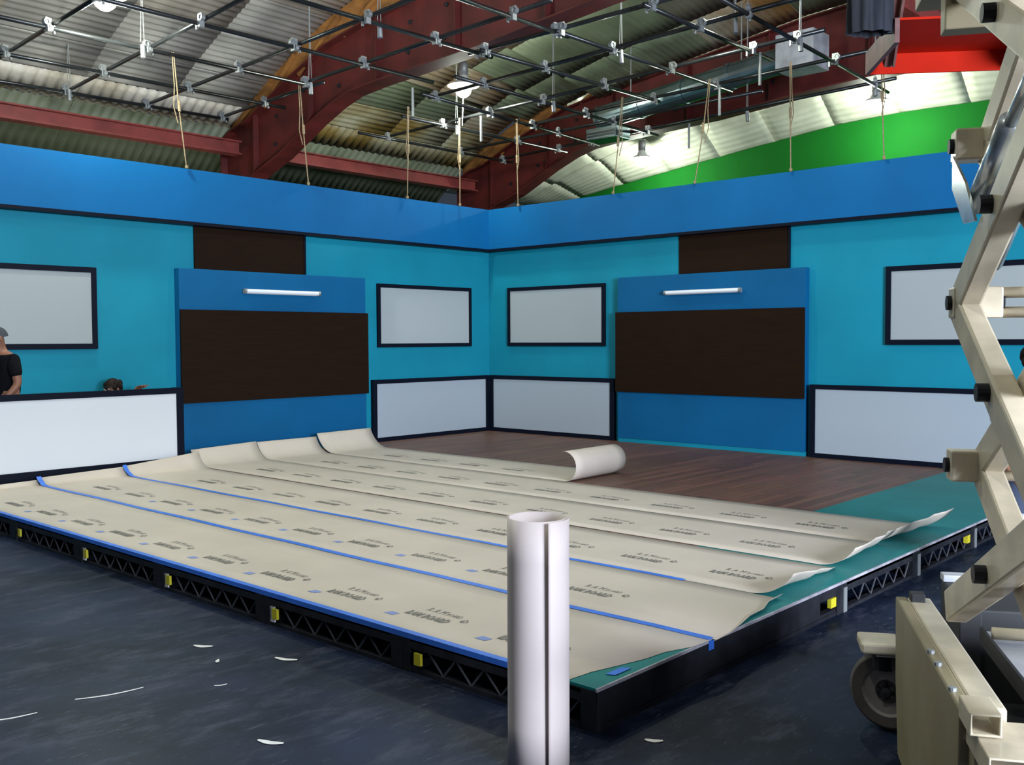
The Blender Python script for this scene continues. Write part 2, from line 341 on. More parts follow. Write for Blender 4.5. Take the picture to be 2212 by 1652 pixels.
# ------------------------------------------------------------------ set header, panels
def header(axis, label):
    """axis x: along left wall (y=0); axis y: along right wall (x=0)"""
    t = thing('header_beam', label, 'header')
    def bx(a0, a1, d0, d1, z0, z1): return B(a0, a1, d0, d1, z0, z1) if axis == 'x' else B(d0, d1, a0, a1, z0, z1)
    st = .147 if axis == 'x' else 0.0
    bx(st, 11, 0.001, .147, 2.885, 3.509).build('fascia', BLUE, t)
    bx(st if axis == 'x' else 0, 11, 0.001, .157, 2.85, 2.887).build('bottom_trim', NAVY, t)
    return t
header('x', 'blue header beam along the top of the left set wall')
header('y', 'blue header beam along the top of the right set wall')
def feature(axis, side):
    def bx(a0, a1, d0, d1, z0, z1): return B(a0, a1, d0, d1, z0, z1) if axis == 'x' else B(d0, d1, a0, a1, z0, z1)
    t = thing('feature_panel', f'blue projecting panel unit with dark wood band on the {side} set wall', 'panel')
    bx(2.63, 5.46, 0.001, .11, .055, 2.33).build('body', UNITB, t, bev=.003)
    bx(2.63, 5.465, 0.001, .10, 0.001, .055).build('base_strip', TURQ, t)
    o = bx(2.61, 5.462, .111, .145, .715, 1.84).build('wood_band', DWOOD, t, bev=.002)
    t = thing('wood_panel', f'dark wood panel above the blue unit under the {side} header', 'panel')
    bx(3.59, 5.2, .001, .022, 2.34, 2.85).build('board', DWOOD, t)
    e = (3.57, 3.60) if axis == 'x' else (5.19, 5.21)
    bx(e[0], e[1], .001, .035, 2.34, 2.85).build('edge_strip', NAVY, t)
    # tube light
    t = thing('tube_light', f'white unlit tube light on the blue panel unit of the {side} wall', 'light')
    p0, p1 = 3.45, 4.61
    P = (lambda a, d, z: (a, d, z)) if axis == 'x' else (lambda a, d, z: (d, a, z))
    bx(p0+.02, p1-.02, .111, .14, 2.055, 2.105).build('mounting_plate', WHITE, t)
    MB().tube([P(p0+.03, .165, 2.085), P(p1-.03, .165, 2.085)], .027, 14).build('diffuser', WHITE, t, smooth=False)
    for a in (p0, p1-.03): MB().tube([P(a, .165, 2.085), P(a+.03, .165, 2.085)], .031, 14).build('end_cap', GALV, t)
feature('x', 'left'); feature('y', 'right')
def framed(name, label, cat, axis, a0, a1, z0, z1, d0, d1, fw_, m, fwz=None, base=False):
    def bx(a, b, c, d, e, f): return B(a, b, c, d, e, f) if axis == 'x' else B(c, d, a, b, e, f)
    fz = fwz or fw_
    t = thing(name, label, cat)
    bx(a0+fw_*.5, a1-fw_*.5, d0, d1-.012, z0+fz*.5, z1-fz*.5).build('board', m, t)
    bx(a0, a1, d0, d1, z1-fz, z1).build('top_rail', NAVY, t)
    bx(a0, a1, d0, d1, z0, z0+fz).build('bottom_rail', NAVY, t)
    bx(a0, a0+fw_, d0, d1, z0+fz, z1-fz).build('side_rail', NAVY, t)
    bx(a1-fw_, a1, d0, d1, z0+fz, z1-fz).build('side_rail', NAVY, t)
    return t
framed('whiteboard', 'grey-white framed board on left wall beside the inner corner', 'board', 'x', .43, 2.34, 1.358, 2.272, .001, .035, .055, BOARD)
framed('whiteboard', 'pale greenish-white framed board on right wall beside the inner corner', 'board', 'y', .43, 2.34, 1.358, 2.272, .001, .035, .055, BOARD)
framed('whiteboard', 'large framed board at far left above the man in the grey cap', 'board', 'x', 6.42, 8.9, 1.38, 2.29, .001, .04, .06, BOARD)
framed('whiteboard', 'large framed board at far right behind the scissor lift', 'board', 'y', 6.42, 8.9, 1.38, 2.29, .001, .04, .06, BOARD)
framed('lower_panel', 'black framed white lower panel left of the inner corner', 'panel', 'x', .057, 2.46, 0.001, .894, .001, .055, .075, BOARDW, .06)
framed('lower_panel', 'black framed grey lower panel right of the inner corner', 'panel', 'y', .057, 2.52, 0.001, .894, .001, .055, .075, BOARDW, .06)
framed('lower_panel', 'black framed pale blue lower panel behind the scissor lift', 'panel', 'y', 5.53, 8.43, 0.001, .894, .05, .12, .07, BOARDW, .055)
t = framed('counter', 'white fronted counter with black frame hiding the crouching person', 'counter', 'x', 5.68, 8.6, .07, .93, .50, .56, .085, COUNTW, .065)
B(5.72, 8.55, .505, .55, 0.001, .07).build('kick_plate', NAVY, t)
B(5.68, 5.74, .40, .50, 0.001, .93).build('leg', NAVY, t); B(8.54, 8.6, .40, .5, 0.001, .93).build('leg', NAVY, t)

# ------------------------------------------------------------------ stage
t = thing('stage_floor', 'raised brown plank stage floor with teal painted border', 'stage floor')
B(0.001, E0-.01, 0.001, 7.25, -.012, 0).build('wood_flooring', PLANK, t)
o = B(0.001, E0-.004, 7.251, KY-.004, -.012, 0).build('painted_border', TEAL, t); o['label'] = 'teal painted floor border'
B(0.001, 5.78, 0.001, 7.2, FZ+.001, -.035).build('subfloor', STEEL, t)
def truss(root, P, L, flip=False, solid=False, plate=False):
    """front truss of length L along local a axis; P(a,d,z) maps to local coordinates (d outward)"""
    def bx(a0, a1, d0, d1, z0, z1, name, m):
        p = P(a0, d0, z0); q = P(a1, d1, z1)
        return B(min(p[0], q[0]), max(p[0], q[0]), min(p[1], q[1]), max(p[1], q[1]), z0, z1).build(name, m, root)
    H = .173
    bx(0, L, -.05, 0, H-.052, H, 'top_rail', STEEL)
    bx(0, L, -.045, -.005, .0, .022, 'bottom_rail', STEEL)
    bx(0.002, .055, -.05, .001, .0, H, 'post', STEEL); bx(L-.085, L-.002, -.05, .001, .0, H, 'post', STEEL)
    n = 5; a0 = .17; a1 = L-.1; st = (a1-a0)/n
    if L > 2: n = 10; st = (a1-a0)/n
    if solid:
        bx(.05, L-.3, -.03, -.004, .03, H-.05, 'side_plate', STEEL)
    else:
        for i in range(n):
            a = a0+i*st
            MB().tube([P(a, -.02, H-.055), P(a+st*.55, -.02, .02)], .0055, 6).build('brace_rod', BRACE, root)
            MB().tube([P(a+st*.55, -.02, .02), P(a+st, -.02, H-.055)], .0055, 6).build('brace_rod', BRACE, root)
def deck_front(k):
    y0 = KY-1.22*(k+1)
    t = thing('stage_deck', ['black stage deck at the near corner beside the paper roll', 'black truss-edged deck second along the front from the near corner', 'black truss-edged deck third along the front from the near corner',
        'black truss-edged deck fourth along the front from the near corner', 'black truss-edged deck fifth along the front from the near corner', 'black truss-edged deck sixth along the front, toward the left frame edge', 'black stage deck under the counter at the left frame edge'][k], 'stage deck', (5.81, y0, FZ), 0, 'decks along the stage front')
    D = E0-5.81
    B(0, D, 0.002, 1.218, .158, .177).build('deck_board', STEEL, t)
    truss(t, lambda a, d, z: (D+d, a, z), 1.22, solid=False)
    MB().box(D-.012, D+.004, .088, .135, .045, .105).build('tag', YEL, t)
    if k in (1, 2, 3): B(D-.014, D-.005, .06, .10, .02, .115).build('corner_plate', LITTER, t)
    for yb in (.03, 1.19): B(0, D-.06, yb-.02, yb+.02, 0, .04).build('side_rail', STEEL, t)
    if k == 0:
        truss(t, lambda a, d, z: (D-a, 1.22+d, z), D-.0, solid=True)
        B(.10, .17, 1.2, 1.223, .06, .115).build('tag', YEL, t)
        MB().box(0, D, 1.214, 1.2225, .176, .1905).build('edge_trim', WORN, t)
for k in range(7): deck_front(k)
for i, (xa, lab) in enumerate(((4.59, 'stage deck with pale open truss on the side facing the scissor lift'), (3.37, 'stage deck with dark truss second along the side behind the lift'), (2.15, 'stage deck third along the side behind the scissor lift'), (.93, 'stage deck at the far end of the side, behind the scissor lift'))):
    t = thing('stage_deck', lab, 'stage deck', (xa, 7.22, FZ), 0, 'decks along the stage side')
    B(0.002, 1.218, 0, 1.23, .158, .177).build('deck_board', STEEL, t)
    truss(t, lambda a, d, z: (1.22-a, 1.23+d, z), 1.22)
    B(0, 1.22, 1.224, 1.2325, .176, .1905).build('edge_trim', WORN, t)
    B(1.17, 1.215, 1.225, 1.236, 0.0, .15).build('corner_plate', GALV, t)
    if i == 1: B(.1, .16, 1.2, 1.232, .06, .12).build('tag', YEL, t)

# ------------------------------------------------------------------ paper strips and prints
def text_mesh(name, lines, m):
    dg = None; mb_v = []; mb_f = []
    for (txt, size, off, x, y, sx) in lines:
        cu = bpy.data.curves.new('t', 'FONT'); cu.body = txt; cu.size = size; cu.offset = off; cu.resolution_u = 1
        ob = bpy.data.objects.new('t', cu); C.objects.link(ob)
        bpy.context.view_layer.update(); dg = bpy.context.evaluated_depsgraph_get()
        me = bpy.data.meshes.new_from_object(ob.evaluated_get(dg)); n = len(mb_v)
        mb_v += [(v.co.x*sx+x, v.co.y+y, 0) for v in me.vertices]; mb_f += [tuple(i+n for i in p.vertices) for p in me.polygons]
        bpy.data.objects.remove(ob); bpy.data.curves.remove(cu); bpy.data.meshes.remove(me)
    me = bpy.data.meshes.new(name); me.from_pydata(mb_v, [], mb_f); me.materials.append(m); return me
PRINT = text_mesh('printed_mark', [('RAM BOARD', .088, .004, 0, 0, .62), ('R A M', .085, 0, .05, .11, .62), ('®', .085, .002, .34, .06, .8), ('BOARD', .06, 0, .2, .11, .55)], INK)
BPRINT = MB().add([(-.085, -.02, 0), (-.015, -.02, 0), (-.005, .025, 0), (-.07, .03, 0)], [(0, 1, 2, 3)]).mesh('blue_mark', BINK)
LABS = ['front kraft paper strip along the taped stage edge', 'kraft paper strip between the two long blue tape lines', 'kraft paper strip behind the second long tape line, its near end lifted',
        'untaped kraft paper strip, third from the back, curled at both ends', 'kraft paper strip edging the bare wood floor near the lift, fifth from the front', 'short kraft paper strip at the back rolled up on the bare wood floor']
def strip(k):
    x1 = E0-.914*k-.004; x0 = x1-(.903 if k != 2 else .893); x1 -= .012 if k == 3 else 0
    if k == 0: x1 = E0-.002
    back = {0: (.60, 0.03, .05), 1: (.60, .07, .095), 2: (.60, .10, .18), 3: (.36, .18, .21), 4: (.36, .20, .20), 5: (.36, .24, .25)}[k]   # y, z at x1.. z at x0
    # near/right end: y_end at (x1, x0), lift z at (x1, x0)
    front = {0: (8.28, 8.47, .0, .0), 1: (8.49, 8.36, .0, .03), 2: (8.42, 8.28, .15, .01), 3: (8.40, 8.30, .14, .12), 4: (8.30, 8.40, .12, .16), 5: (4.55, 4.52, 0, 0)}[k]
    z0 = .0016+.0004*(k % 2)
    t = thing('paper_strip', LABS[k], 'paper', (0, 0, 0), 0, 'kraft paper strips covering the stage')
    nx = 6; NB, NM, NF = 10, 10, 12
    def fn(u, v):
        x = x0+(x1-x0)*u; q = 1-u    # q=0 at x1
        zb = back[1]+(back[2]-back[1])*q; th = math.radians(68); R = max(.01, zb)/(1-math.cos(th))
        ye = front[0]+(front[1]-front[0])*q; lf = front[2]+(front[3]-front[2])*q
        if k != 5: ye += .012*math.sin(x*17)
        zb += .006*math.sin(x*11+k)
        i = v*(NB+NM+NF)
        yb = back[0]+R*math.sin(th)
        if k == 5: yf = ye
        else:
            thf = math.radians(58); Rf = max(.0005, lf)/(1-math.cos(thf)); yf = ye-Rf*math.sin(thf)
        if i <= NB:
            a = th*(1-i/NB); return (x, yb-R*math.sin(a), z0+R*(1-math.cos(a)))
        if i <= NB+NM:
            s = (i-NB)/NM; y = yb+(yf-yb)*s; return (x, y, z0+.0008*math.sin(y*5+x*3))
        s = (i-NB-NM)/NF
        if k == 5:
            a = s*math.radians(195); r = .155; return (x, yf+r*math.sin(a), z0+r*(1-math.cos(a)))
        a = thf*s; return (x, yf+Rf*math.sin(a), z0+Rf*(1-math.cos(a)))
    MB().grid(fn, nx, NB+NM+NF).build('sheet', PAPER, t, smooth=True, solid=.0013)
    xp = x1-.28 if k else x1-.23
    ph = {0: 7.0, 1: 7.33, 2: 7.06, 3: 6.75, 4: 7.42, 5: 4.1}[k]
    y = ph+.68*2
    while y > back[0]+.45:
        if y+.4 < (4.45 if k == 5 else 8.2) + (.1 if k < 2 else 0):
            link('printed_mark', PRINT, t, (xp, y-.02, z0+.003), (0, 0, PI/2))['kind'] = 'stuff'
            if k < 2 and y > 2.2: link('blue_mark', BPRINT, t, (xp+.05, y-.02, z0+.003), (0, 0, PI/2))
        y -= .68
for k in range(6): strip(k)
def tape(name, label, pts, wdt, mb_extra=None):
    v = []
    for (x, y, z) in pts: v += [(x-wdt/2, y, z), (x+wdt/2, y, z)]
    f = [(2*i, 2*i+1, 2*i+3, 2*i+2) for i in range(len(pts)-1)]
    o = MB().add(v, f).build(name, TAPE, solid=.0008); tag(o, label, 'tape'); return o
def line(x, ya, yb, z, n=24, wob=.006):
    return [(x+wob*math.sin(i*1.3)*(0 if i in (0, n) else 1), ya+(yb-ya)*i/n, z) for i in range(n+1)]
tp = thing('tape', 'blue tape along the front edge of the stage', 'tape')
MB().box(E0-.038, E0+.0015, 1.0, 8.18, .0042, .0052).build('top_face', TAPE, tp)
MB().box(E0+.0005, E0+.0018, 1.0, 8.18, -.022, .0052).build('folded_face', TAPE, tp)
tape('tape', 'blue tape over the paper seam nearest the stage front, folded over the side edge', [(7.333, .602, .085), (7.333, .64, .055), (7.333, .72, .012)]+line(7.333, .8, 8.43, .0055)+[(7.333, KY+.003, .0045), (7.333, KY+.004, -.05)], .05)
tape('tape', 'shorter blue tape over the second paper seam from the stage front', [(6.42, .602, .115), (6.42, .65, .06), (6.42, .76, .012)]+line(6.42, .86, 7.72, .0055), .045)
tape('tape', 'small blue tape scrap on the teal corner of the stage', [(8.02, 8.37, .0045), (8.0, 8.41, .0045)], .12)
# ------------------------------------------------------------------ upright paper roll
t = thing('paper_roll', 'upright pale paper roll standing on the floor in front of the stage', 'paper roll', (8.61, 8.44, FZ))
def spiral(a0, turns, r0, r1, n, z0, z1, name, bulge=.0):
    mb = MB()
    def fn(u, v):
        a = a0+turns*2*PI*u; r = r0+(r1-r0)*u + (.012+.006*v)*math.exp(-u*30)
        return (r*math.cos(a), r*math.sin(a), z0+(z1-z0)*v)
    mb.grid(fn, n, 6); return mb.build(name, ROLLP, t, smooth=True, solid=.0015)
# direction to camera
ca = math.atan2(10.911-8.44, 11.474-8.61)
spiral(ca+math.radians(17), 2.25, .1235, .108, 120, 0.001, .965, 'paper_wrap')

# ------------------------------------------------------------------ litter on the floor
for i, (x, y, a, l, wd, lab) in enumerate(((8.72, 6.14, 2.15, .11, .035, 'white curved scrap on the dark floor, farthest left of the pair by the front truss'), (8.80, 6.42, 0.9, .05, .02, 'tiny white scrap on the floor between two larger scraps'),
        (8.55, 6.66, 2.0, .13, .03, 'long white scrap on the dark floor close to the front truss'), (9.39, 6.47, 2.85, .30, .012, 'thin white strip on the dark floor at lower left'), (9.82, 6.42, 2.8, .22, .012, 'thin white strip on the floor at the left frame edge'),
        (9.21, 7.5, 2.0, .12, .03, 'pale blue-white flake on the floor near the bottom of the frame'), (8.15, 8.67, 2.1, .075, .03, 'white scrap on the floor below the stage corner'), (8.98, 6.75, 2.7, .06, .01, 'short white sliver on the floor below the long scrap'))):
    n = 6; v = []; 
    for k in range(n+1):
        s = k/n-.5; ww = wd*(1-(2*s)**2*.7)/2; v += [(s*l, -ww+.05*l*(2*s)**2, .001+.004*abs(s)), (s*l, ww+.05*l*(2*s)**2, .001+.006*abs(s))]
    o = MB().add(v, [(2*k, 2*k+1, 2*k+3, 2*k+2) for k in range(n)]).build('paper_scrap', LITTER, solid=.0008)
    o.location = (x, y, FZ+.001); o.rotation_euler = (0, 0, a); tag(o, lab, 'scrap')

# ------------------------------------------------------------------ pipe grid
GZ = 4.8
grid = thing('pipe_grid', 'dark steel pipe grid with silver clamps hung below the hangar roof', 'pipe grid', (0, 0, GZ))
def pipe(a, b, z=0, r=.024): return MB().tube([(a[0], a[1], z), (b[0], b[1], z)], r, 10).build('pipe', PIPE, grid, smooth=True)
XL = [  # lines running along x (left-right rows): y, x range
    [(8.6, -2.62), (3.25, -2.32)], [(8.6, -1.25), (3.1, -1.07)], [(9.2, .1), (3.6, .22)], [(8.8, 1.38), (2.6, 1.5)], [(8.6, 2.72), (2.9, 2.83)], [(8.0, 3.95), (2.9, 3.99)],
    [(3.2, 2.93), (-.3, 3.05)], [(3.15, 4.02), (-.5, 4.08)], [(3.2, 5.2), (.5, 5.2)], [(2.9, 5.85), (-2.0, 5.62)], [(2.3, .95), (-2.2, .55)], [(1.6, -.25), (-2.3, -.25)], [(1.3, -1.64), (-2.35, -1.66)], [(2.6, 1.9), (-2.2, 1.75)]]
YL = [[(6.72, -2.7), (7.02, 3.2)], [(5.55, -2.45), (5.98, 3.0)], [(4.44, -2.45), (4.82, 4.4)], [(3.28, -2.4), (3.45, .3)], [(3.6, .1), (3.8, 4.5)], [(3.05, 2.6), (3.02, 6.2)], [(1.93, .7), (2.16, 6.4)], [(.6, -1.8), (1.02, 6.1)], [(-.35, .5), (-.1, 6.3)], [(-2.22, -1.75), (-1.55, 5.9)], [(-1.1, -1.7), (-.95, 4.3)]]
for a, b in XL: pipe(a, b, 0)
for a, b in YL: pipe(a, b, .055)
clm = MB().lathe([(.025, -.022), (.036, -.022), (.036, .022), (.025, .022), (.025, -.022)], (0, 0, 0), 12, 'x').lathe([(.025, -.022), (.036, -.022), (.036, .022), (.025, .022), (.025, -.022)], (0.05, 0.0, .055), 12, 'y')\
    .box(-.015, .06, -.012, .012, .03, .10).box(.03, .05, -.03, .03, -.045, .02).box(-.06, -.04, -.012, .012, -.05, .04).mesh('pipe_clamp', GALV)
def isect(l1, l2):
    (x1, y1), (x2, y2) = l1; (x3, y3), (x4, y4) = l2
    d = (x1-x2)*(y3-y4)-(y1-y2)*(x3-x4)
    t_ = ((x1-x3)*(y3-y4)-(y1-y3)*(x3-x4))/d; u_ = ((x1-x3)*(y1-y2)-(y1-y3)*(x1-x2))/d
    if -.01 <= t_ <= 1.01 and -.01 <= u_ <= 1.01: return (x1+t_*(x2-x1), y1+t_*(y2-y1))
nodes = []
for l1 in XL:
    for l2 in YL:
        p = isect(l1, l2)
        if p: nodes.append(p); link('pipe_clamp', clm, grid, (p[0]+.05, p[1], 0), (0, 0, random.choice((0, PI/2, 0, .3))))
# chains up to the roof
hang = [(5.9, .2), (3.6, .22), (4.55, 2.74), (2.0, 4.05), (2.1, 5.6), (1.0, 5.8), (.5, -.2), (.65, 1.9), (5.6, -2.4), (-1.8, 3.6), (-1.6, 5.6)]
for i, (x, y) in enumerate(hang):
    top = interp(y, PROF[3:])-GZ-.06
    MB().tube([(x-.02, y, .06), (x-.005, y+.005, .5), (x, y, top)], .005, 6).tube([(x+.025, y, .06), (x+.008, y, .5), (x, y, top)], .005, 6).build('hanger_cable', GALV, grid)
    MB().tube([(x, y, .03), (x, y+.01, -.12)], .028, 8).build('cable_hook', GALV, grid)
for (x, y) in ((.8, .62), (-.15, 4.1), (2.6, 1.1), (.9, 5.25), (-1.8, 2.6)):
    MB().tube([(x, y, 0), (x, y, -.38)], .018, 8).build('drop_pipe', GALV, grid)
# ropes from the grid to the headers
ropes = [('x', 5.37, 5.51, 'beige rope tied to the left header, leftmost of the ropes'), ('x', 3.62, 3.74, 'beige rope to the left header in front of the red arch column'), ('x', 1.89, 1.85, 'beige rope to the left header, left of the lamp cord'), ('x', .82, .81, 'beige rope to the left header directly below the bright lamp'),
         ('y', .80, .77, 'beige rope to the right header nearest the inner corner'), ('y', 2.6, 2.75, 'faint beige rope behind the right header by the duct end'), ('y', 3.93, 4.14, 'slanting beige rope over the foil panels'), ('y', 5.29, 5.27, 'beige rope crossing the green wall at its middle'), ('y', 6.44, 6.39, 'beige rope crossing the green wall left of the lift')]
for ax, a, b, lab in ropes:
    P = (lambda s, z: (s, .18, z)) if ax == 'x' else (lambda s, z: (.18, s, z))
    m = MB().tube([P(a, 3.50), P(a+(b-a)*.6, 4.2), P(b, 4.83)], .0075, 6).tube([P(b+.02, 4.83), P(a+(b-a)*.8+.025, 4.45), P(a+(b-a)*.75+.045, 4.2), P(a+(b-a)*.7, 4.02)], .006, 6).tube([P(a+(b-a)*.6, 4.28), P(a+(b-a)*.55, 4.16)], .018, 8).tube([P(a, 3.508), P(a, 3.54)], .02, 8)
    tag(m.build('rope', ROPE), lab, 'rope')

# ------------------------------------------------------------------ lamps
def lamp(x, y, z, label, e=1.0, spot=0):
    t = thing('high_bay_lamp', label, 'lamp', (x, y, z), 0)
    MB().lathe([(.05, .13), (.07, .12), (.10, .05), (.235, -.02), (.24, -.03), (.225, -.025), (.09, .04), (.0, .06)], n=28).build('reflector', REFL, t, smooth=True)
    MB().lathe([(0, .34), (.06, .33), (.075, .28), (.075, .13), (0, .12)], n=16).build('housing', GALV, t, smooth=True)
    MB().lathe([(0, .03), (.06, .0), (.11, -.04), (.12, -.09), (.10, -.15), (.05, -.19), (0, -.20)], n=16).build('bulb', BULB, t, smooth=True)
    top = interp(y, PROF[3:])-z-.1
    MB().tube([(0, 0, .33), (0, 0, top)], .008, 6).build('suspension_rod', GALV, t)
    l = bpy.data.lights.new('lamp_light', 'SPOT' if spot else 'POINT')
    if spot: l.spot_size = math.radians(spot); l.spot_blend = .7
    l.shadow_soft_size = .12; l.energy = LAMP_E*e; l.color = LAMP_C; l.shadow_soft_size = .12
    o = bpy.data.objects.new('lamp_light', l); C.objects.link(o); o.parent = t; o.location = (0, 0, -.33); return t
lt = lamp(1.0, .45, 5.26, 'bright high-bay lamp hanging above the inner set corner')
MB().tube([(0, 0, -.17), (.03, .02, -.35), (.03, .0, -.62)], .008, 6).build('cord', WHITE, lt)
lamp(-5.0, -.5, 5.10, 'bright high-bay lamp by the foil cove above the right feature unit', 1.4)
lamp(-5.0, 4.25, 5.44, 'bright high-bay lamp by the foil cove beside the scissor lift', 2.0)
lamp(6.55, .66, 5.15, 'high-bay lamp at the top left frame edge', 1.5)
for (x, y, z, e, lab) in ((7.2, 5.6, 6.2, 1.9, 'high-bay lamp over the middle of the stage, above the frame'), (9.4, 3.0, 6.0, 2.2, 'high-bay lamp over the front of the stage, outside the frame at left'), (10.6, 8.6, 6.2, 1.0, 'high-bay lamp over the stage corner, above the frame')): lamp(x, y, z, lab, e, 118)
lamp(1.65, 5.15, 5.46, 'high-bay lamp at the top frame edge above the duct', .6)

# added fill lamp, unseen behind the left set wall, brightens the siding there
t = thing('siding_fill_light', 'added fill light on a stand, unseen behind the left set wall', 'fill light', (4.6, -1.9, FZ))
MB().tube([(0, 0, 0.04), (0, 0, 1.9)], .018, 8).build('pole', STEEL, t)
for a in range(3): MB().tube([(.4*math.cos(a*2.09), .4*math.sin(a*2.09), 0.012), (0, 0, .45)], .012, 8).build('leg', STEEL, t)
MB().box(-.15, .15, -.06, .06, 1.9, 2.1).build('housing', STEEL, t)
l = bpy.data.lights.new('lamp_light', 'POINT'); l.energy = 110; l.color = LAMP_C; l.shadow_soft_size = .15
o = bpy.data.objects.new('lamp_light', l); C.objects.link(o); o.parent = t; o.location = (0, -.2, 2.3)
# ------------------------------------------------------------------ duct
t = thing('air_duct', 'silver round air duct hung in front of the far red arch', 'duct', (-1.8, .9, 5.14))
a, b = Vector((0, 0, .0)), Vector((0, 3.25, .33))
MB().tube([a, b], .19, 24).build('duct_tube', DUCT, t, smooth=False)
for s in (.0, .25, .5, .75, 1):
    p = a+(b-a)*s; MB().tube([p-Vector((0, .03, .003)), p+Vector((0, .03, .003))], .205, 24).build('collar', DUCT, t)
MB().box(-.25, .25, 3.28, 3.85, .12, .62).build('plenum_box', DIRTY, t)
MB().box(-.05, .35, -.05, .55, -.42, -.24).build('outlet_box', DUCT, t)
for i in range(3): MB().box(-.04, .355, -.03, .53, -.40+.05*i, -.385+.05*i).build('louvre', GALV, t)
MB().tube([(0, .6, .19), (0, .6, 1.2)], .01, 6).tube([(0, 2.6, .4), (0, 2.6, 1.3)], .01, 6).build('hanger_rods', GALV, t)

# ------------------------------------------------------------------ red box and black drape
ang = math.atan2(.81, -.58)
t = thing('red_tray', 'bright red-orange upturned tray hanging behind the cream scissor lift', 'tray', (1.98, 7.75, 4.0), ang)
B(-.62, .62, -.66, .37, .19, .21).build('top_panel', REDB, t)
B(-.62, .62, .37, .39, 0, .21).build('far_panel', REDB, t)
B(-.66, -.62, -.66, .39, 0, .21).build('end_panel', MAROON, t); B(.62, .66, -.66, .39, 0, .21).build('end_panel', MAROON, t)
for x in (-.55, .55): MB().tube([(x, 0, .21), (x, 0, 2.85)], .02, 8).build('hanger_rod', STEEL, t)
t = thing('black_drape', 'bundled black drape hanging from the pipe grid left of the red-orange tray', 'drape', (3.0, 7.42, 4.07), ang)
def dr(u, v):
    a = 2*PI*u; r = .15+.02*math.sin(a*9)+.01*math.sin(a*5+v*3); return (r*1.15*math.cos(a), r*.7*math.sin(a), .02+v*.85)
MB().grid(dr, 72, 6).build('cloth', BDRAPE, t, smooth=True)
MB().tube([(-.2, 0, .88), (.2, 0, .88)], .025, 8).tube([(0, 0, .88), (0, 0, 3.0)], .012, 6).build('hanging_bar', PIPE, t)
t = thing('maroon_strut', 'dark maroon slanted strut beside the red-orange tray', 'strut', (2.2, 7.3, 4.0))
MB().beam((-.02, -.05, .02), (.55, .33, .95), .07, .11).build('bar', MAROON, t, bev=.004)
MB().beam((.03, .02, .0), (.60, .40, .93), .02, .13).build('flange', MAROON, t)
MB().tube([(.3, .2, .5), (.3, .2, 3.0)], .012, 6).build('cable', STEEL, t)

# ------------------------------------------------------------------ scissor lift
LA = math.atan2(-.48, -.88)
lift = thing('scissor_lift', 'cream-painted scissor lift with raised folding arms at the right edge', 'scissor lift', (8.115, 9.847, FZ), LA)
# local: +x away from the camera, -y to the camera's right, z above the hangar floor
Rr = .72
HF = [.75, 1.235, 1.765, 2.27, 2.80]; NX = -1.03
def arm(p, q, t_, lab='scissor_arm'):
    mb = MB().beam((p[0], t_, p[1]), (q[0], t_, q[1]), .066, .105)
    return mb.build(lab, CREAM, lift, bev=.008)
for side, (to, ti) in enumerate(((0, -.075), (-Rr, -Rr+.075))):
    # outer zigzag
    arm((0.06, HF[0]), (NX-.03, HF[1]), to); arm((NX, HF[1]), (.03, HF[2]), to); arm((0, HF[2]), (NX-.03, HF[3]), to); arm((NX, HF[3]), (0.03, HF[4]), to)
    # inner zigzag
    arm((NX, HF[0]), (0.03, HF[1]), ti); arm((0, HF[1]), (NX-.03, HF[2]), ti); arm((NX, HF[2]), (0.03, HF[3]), ti); arm((0, HF[3]), (NX, HF[4]), ti)
    sg = 1 if side == 0 else -1
    for i in range(4):
        zc = (HF[i]+HF[i+1])/2
        MB().tube([(NX/2, to+sg*.066, zc), (NX/2, ti-sg*.05, zc)], .026, 14).build('pivot_pin', STEEL, lift)
        for x, z in ((0, HF[i+1]), (NX, HF[i+1])):
            MB().tube([(x, to+sg*.052, z), (x, ti-sg*.045, z)], .024, 14).build('pivot_pin', STEEL, lift)
            MB().box(x-.045, x+.045, ti-.035 if side == 0 else to-.035, to+.038 if side == 0 else ti+.035, z-.05, z+.05).build('knuckle', CREAM, lift, bev=.006)
for z, r in ((HF[1], .017), (HF[2], .018), (HF[3], .026), (HF[4], .026)):
    for dz in (-.032, .032):
        if z == HF[3]: dz *= 1.7
        MB().tube([(0.0, -.06, z+dz), (0.0, -Rr+.06, z+dz)], r, 12).build('cross_tube', CREAM, lift, smooth=True)
    if z < 2.7: MB().tube([(NX, -.06, z), (NX, -Rr+.06, z)], .022, 12).build('cross_tube', CREAM, lift, smooth=True)
# hydraulic cylinder with bracket between the upper arms
MB().tube([(-.18, -.0, 2.06), (-.58, -.0, 2.225)], .035, 16).build('cylinder', CHROME, lift, smooth=True)
MB().tube([(-.58, .0, 2.225), (-.95, .0, 2.38)], .02, 12).build('piston_rod', CHROME, lift, smooth=True)
def plate(pts, y0, y1, m, name, bev=.003):
    n = len(pts); vs = [(x, y0, z) for x, z in pts]+[(x, y1, z) for x, z in pts]
    fs = [tuple(range(n)), tuple(range(2*n-1, n-1, -1))]+[(i, i+n, (i+1) % n+n, (i+1) % n) for i in range(n)]
    return MB().add(vs, fs).build(name, m, lift, bev=bev)
plate([(-.02, 2.235), (-.02, 2.13), (-.20, 2.0), (-.36, 1.99), (-.22, 2.12)], .036, .044, CHROME, 'gusset_plate', 0)
MB().tube([(-.18, -.045, 1.88), (-.46, -.045, 2.03)], .03, 12).build('sensor_tube', CHROME, lift)
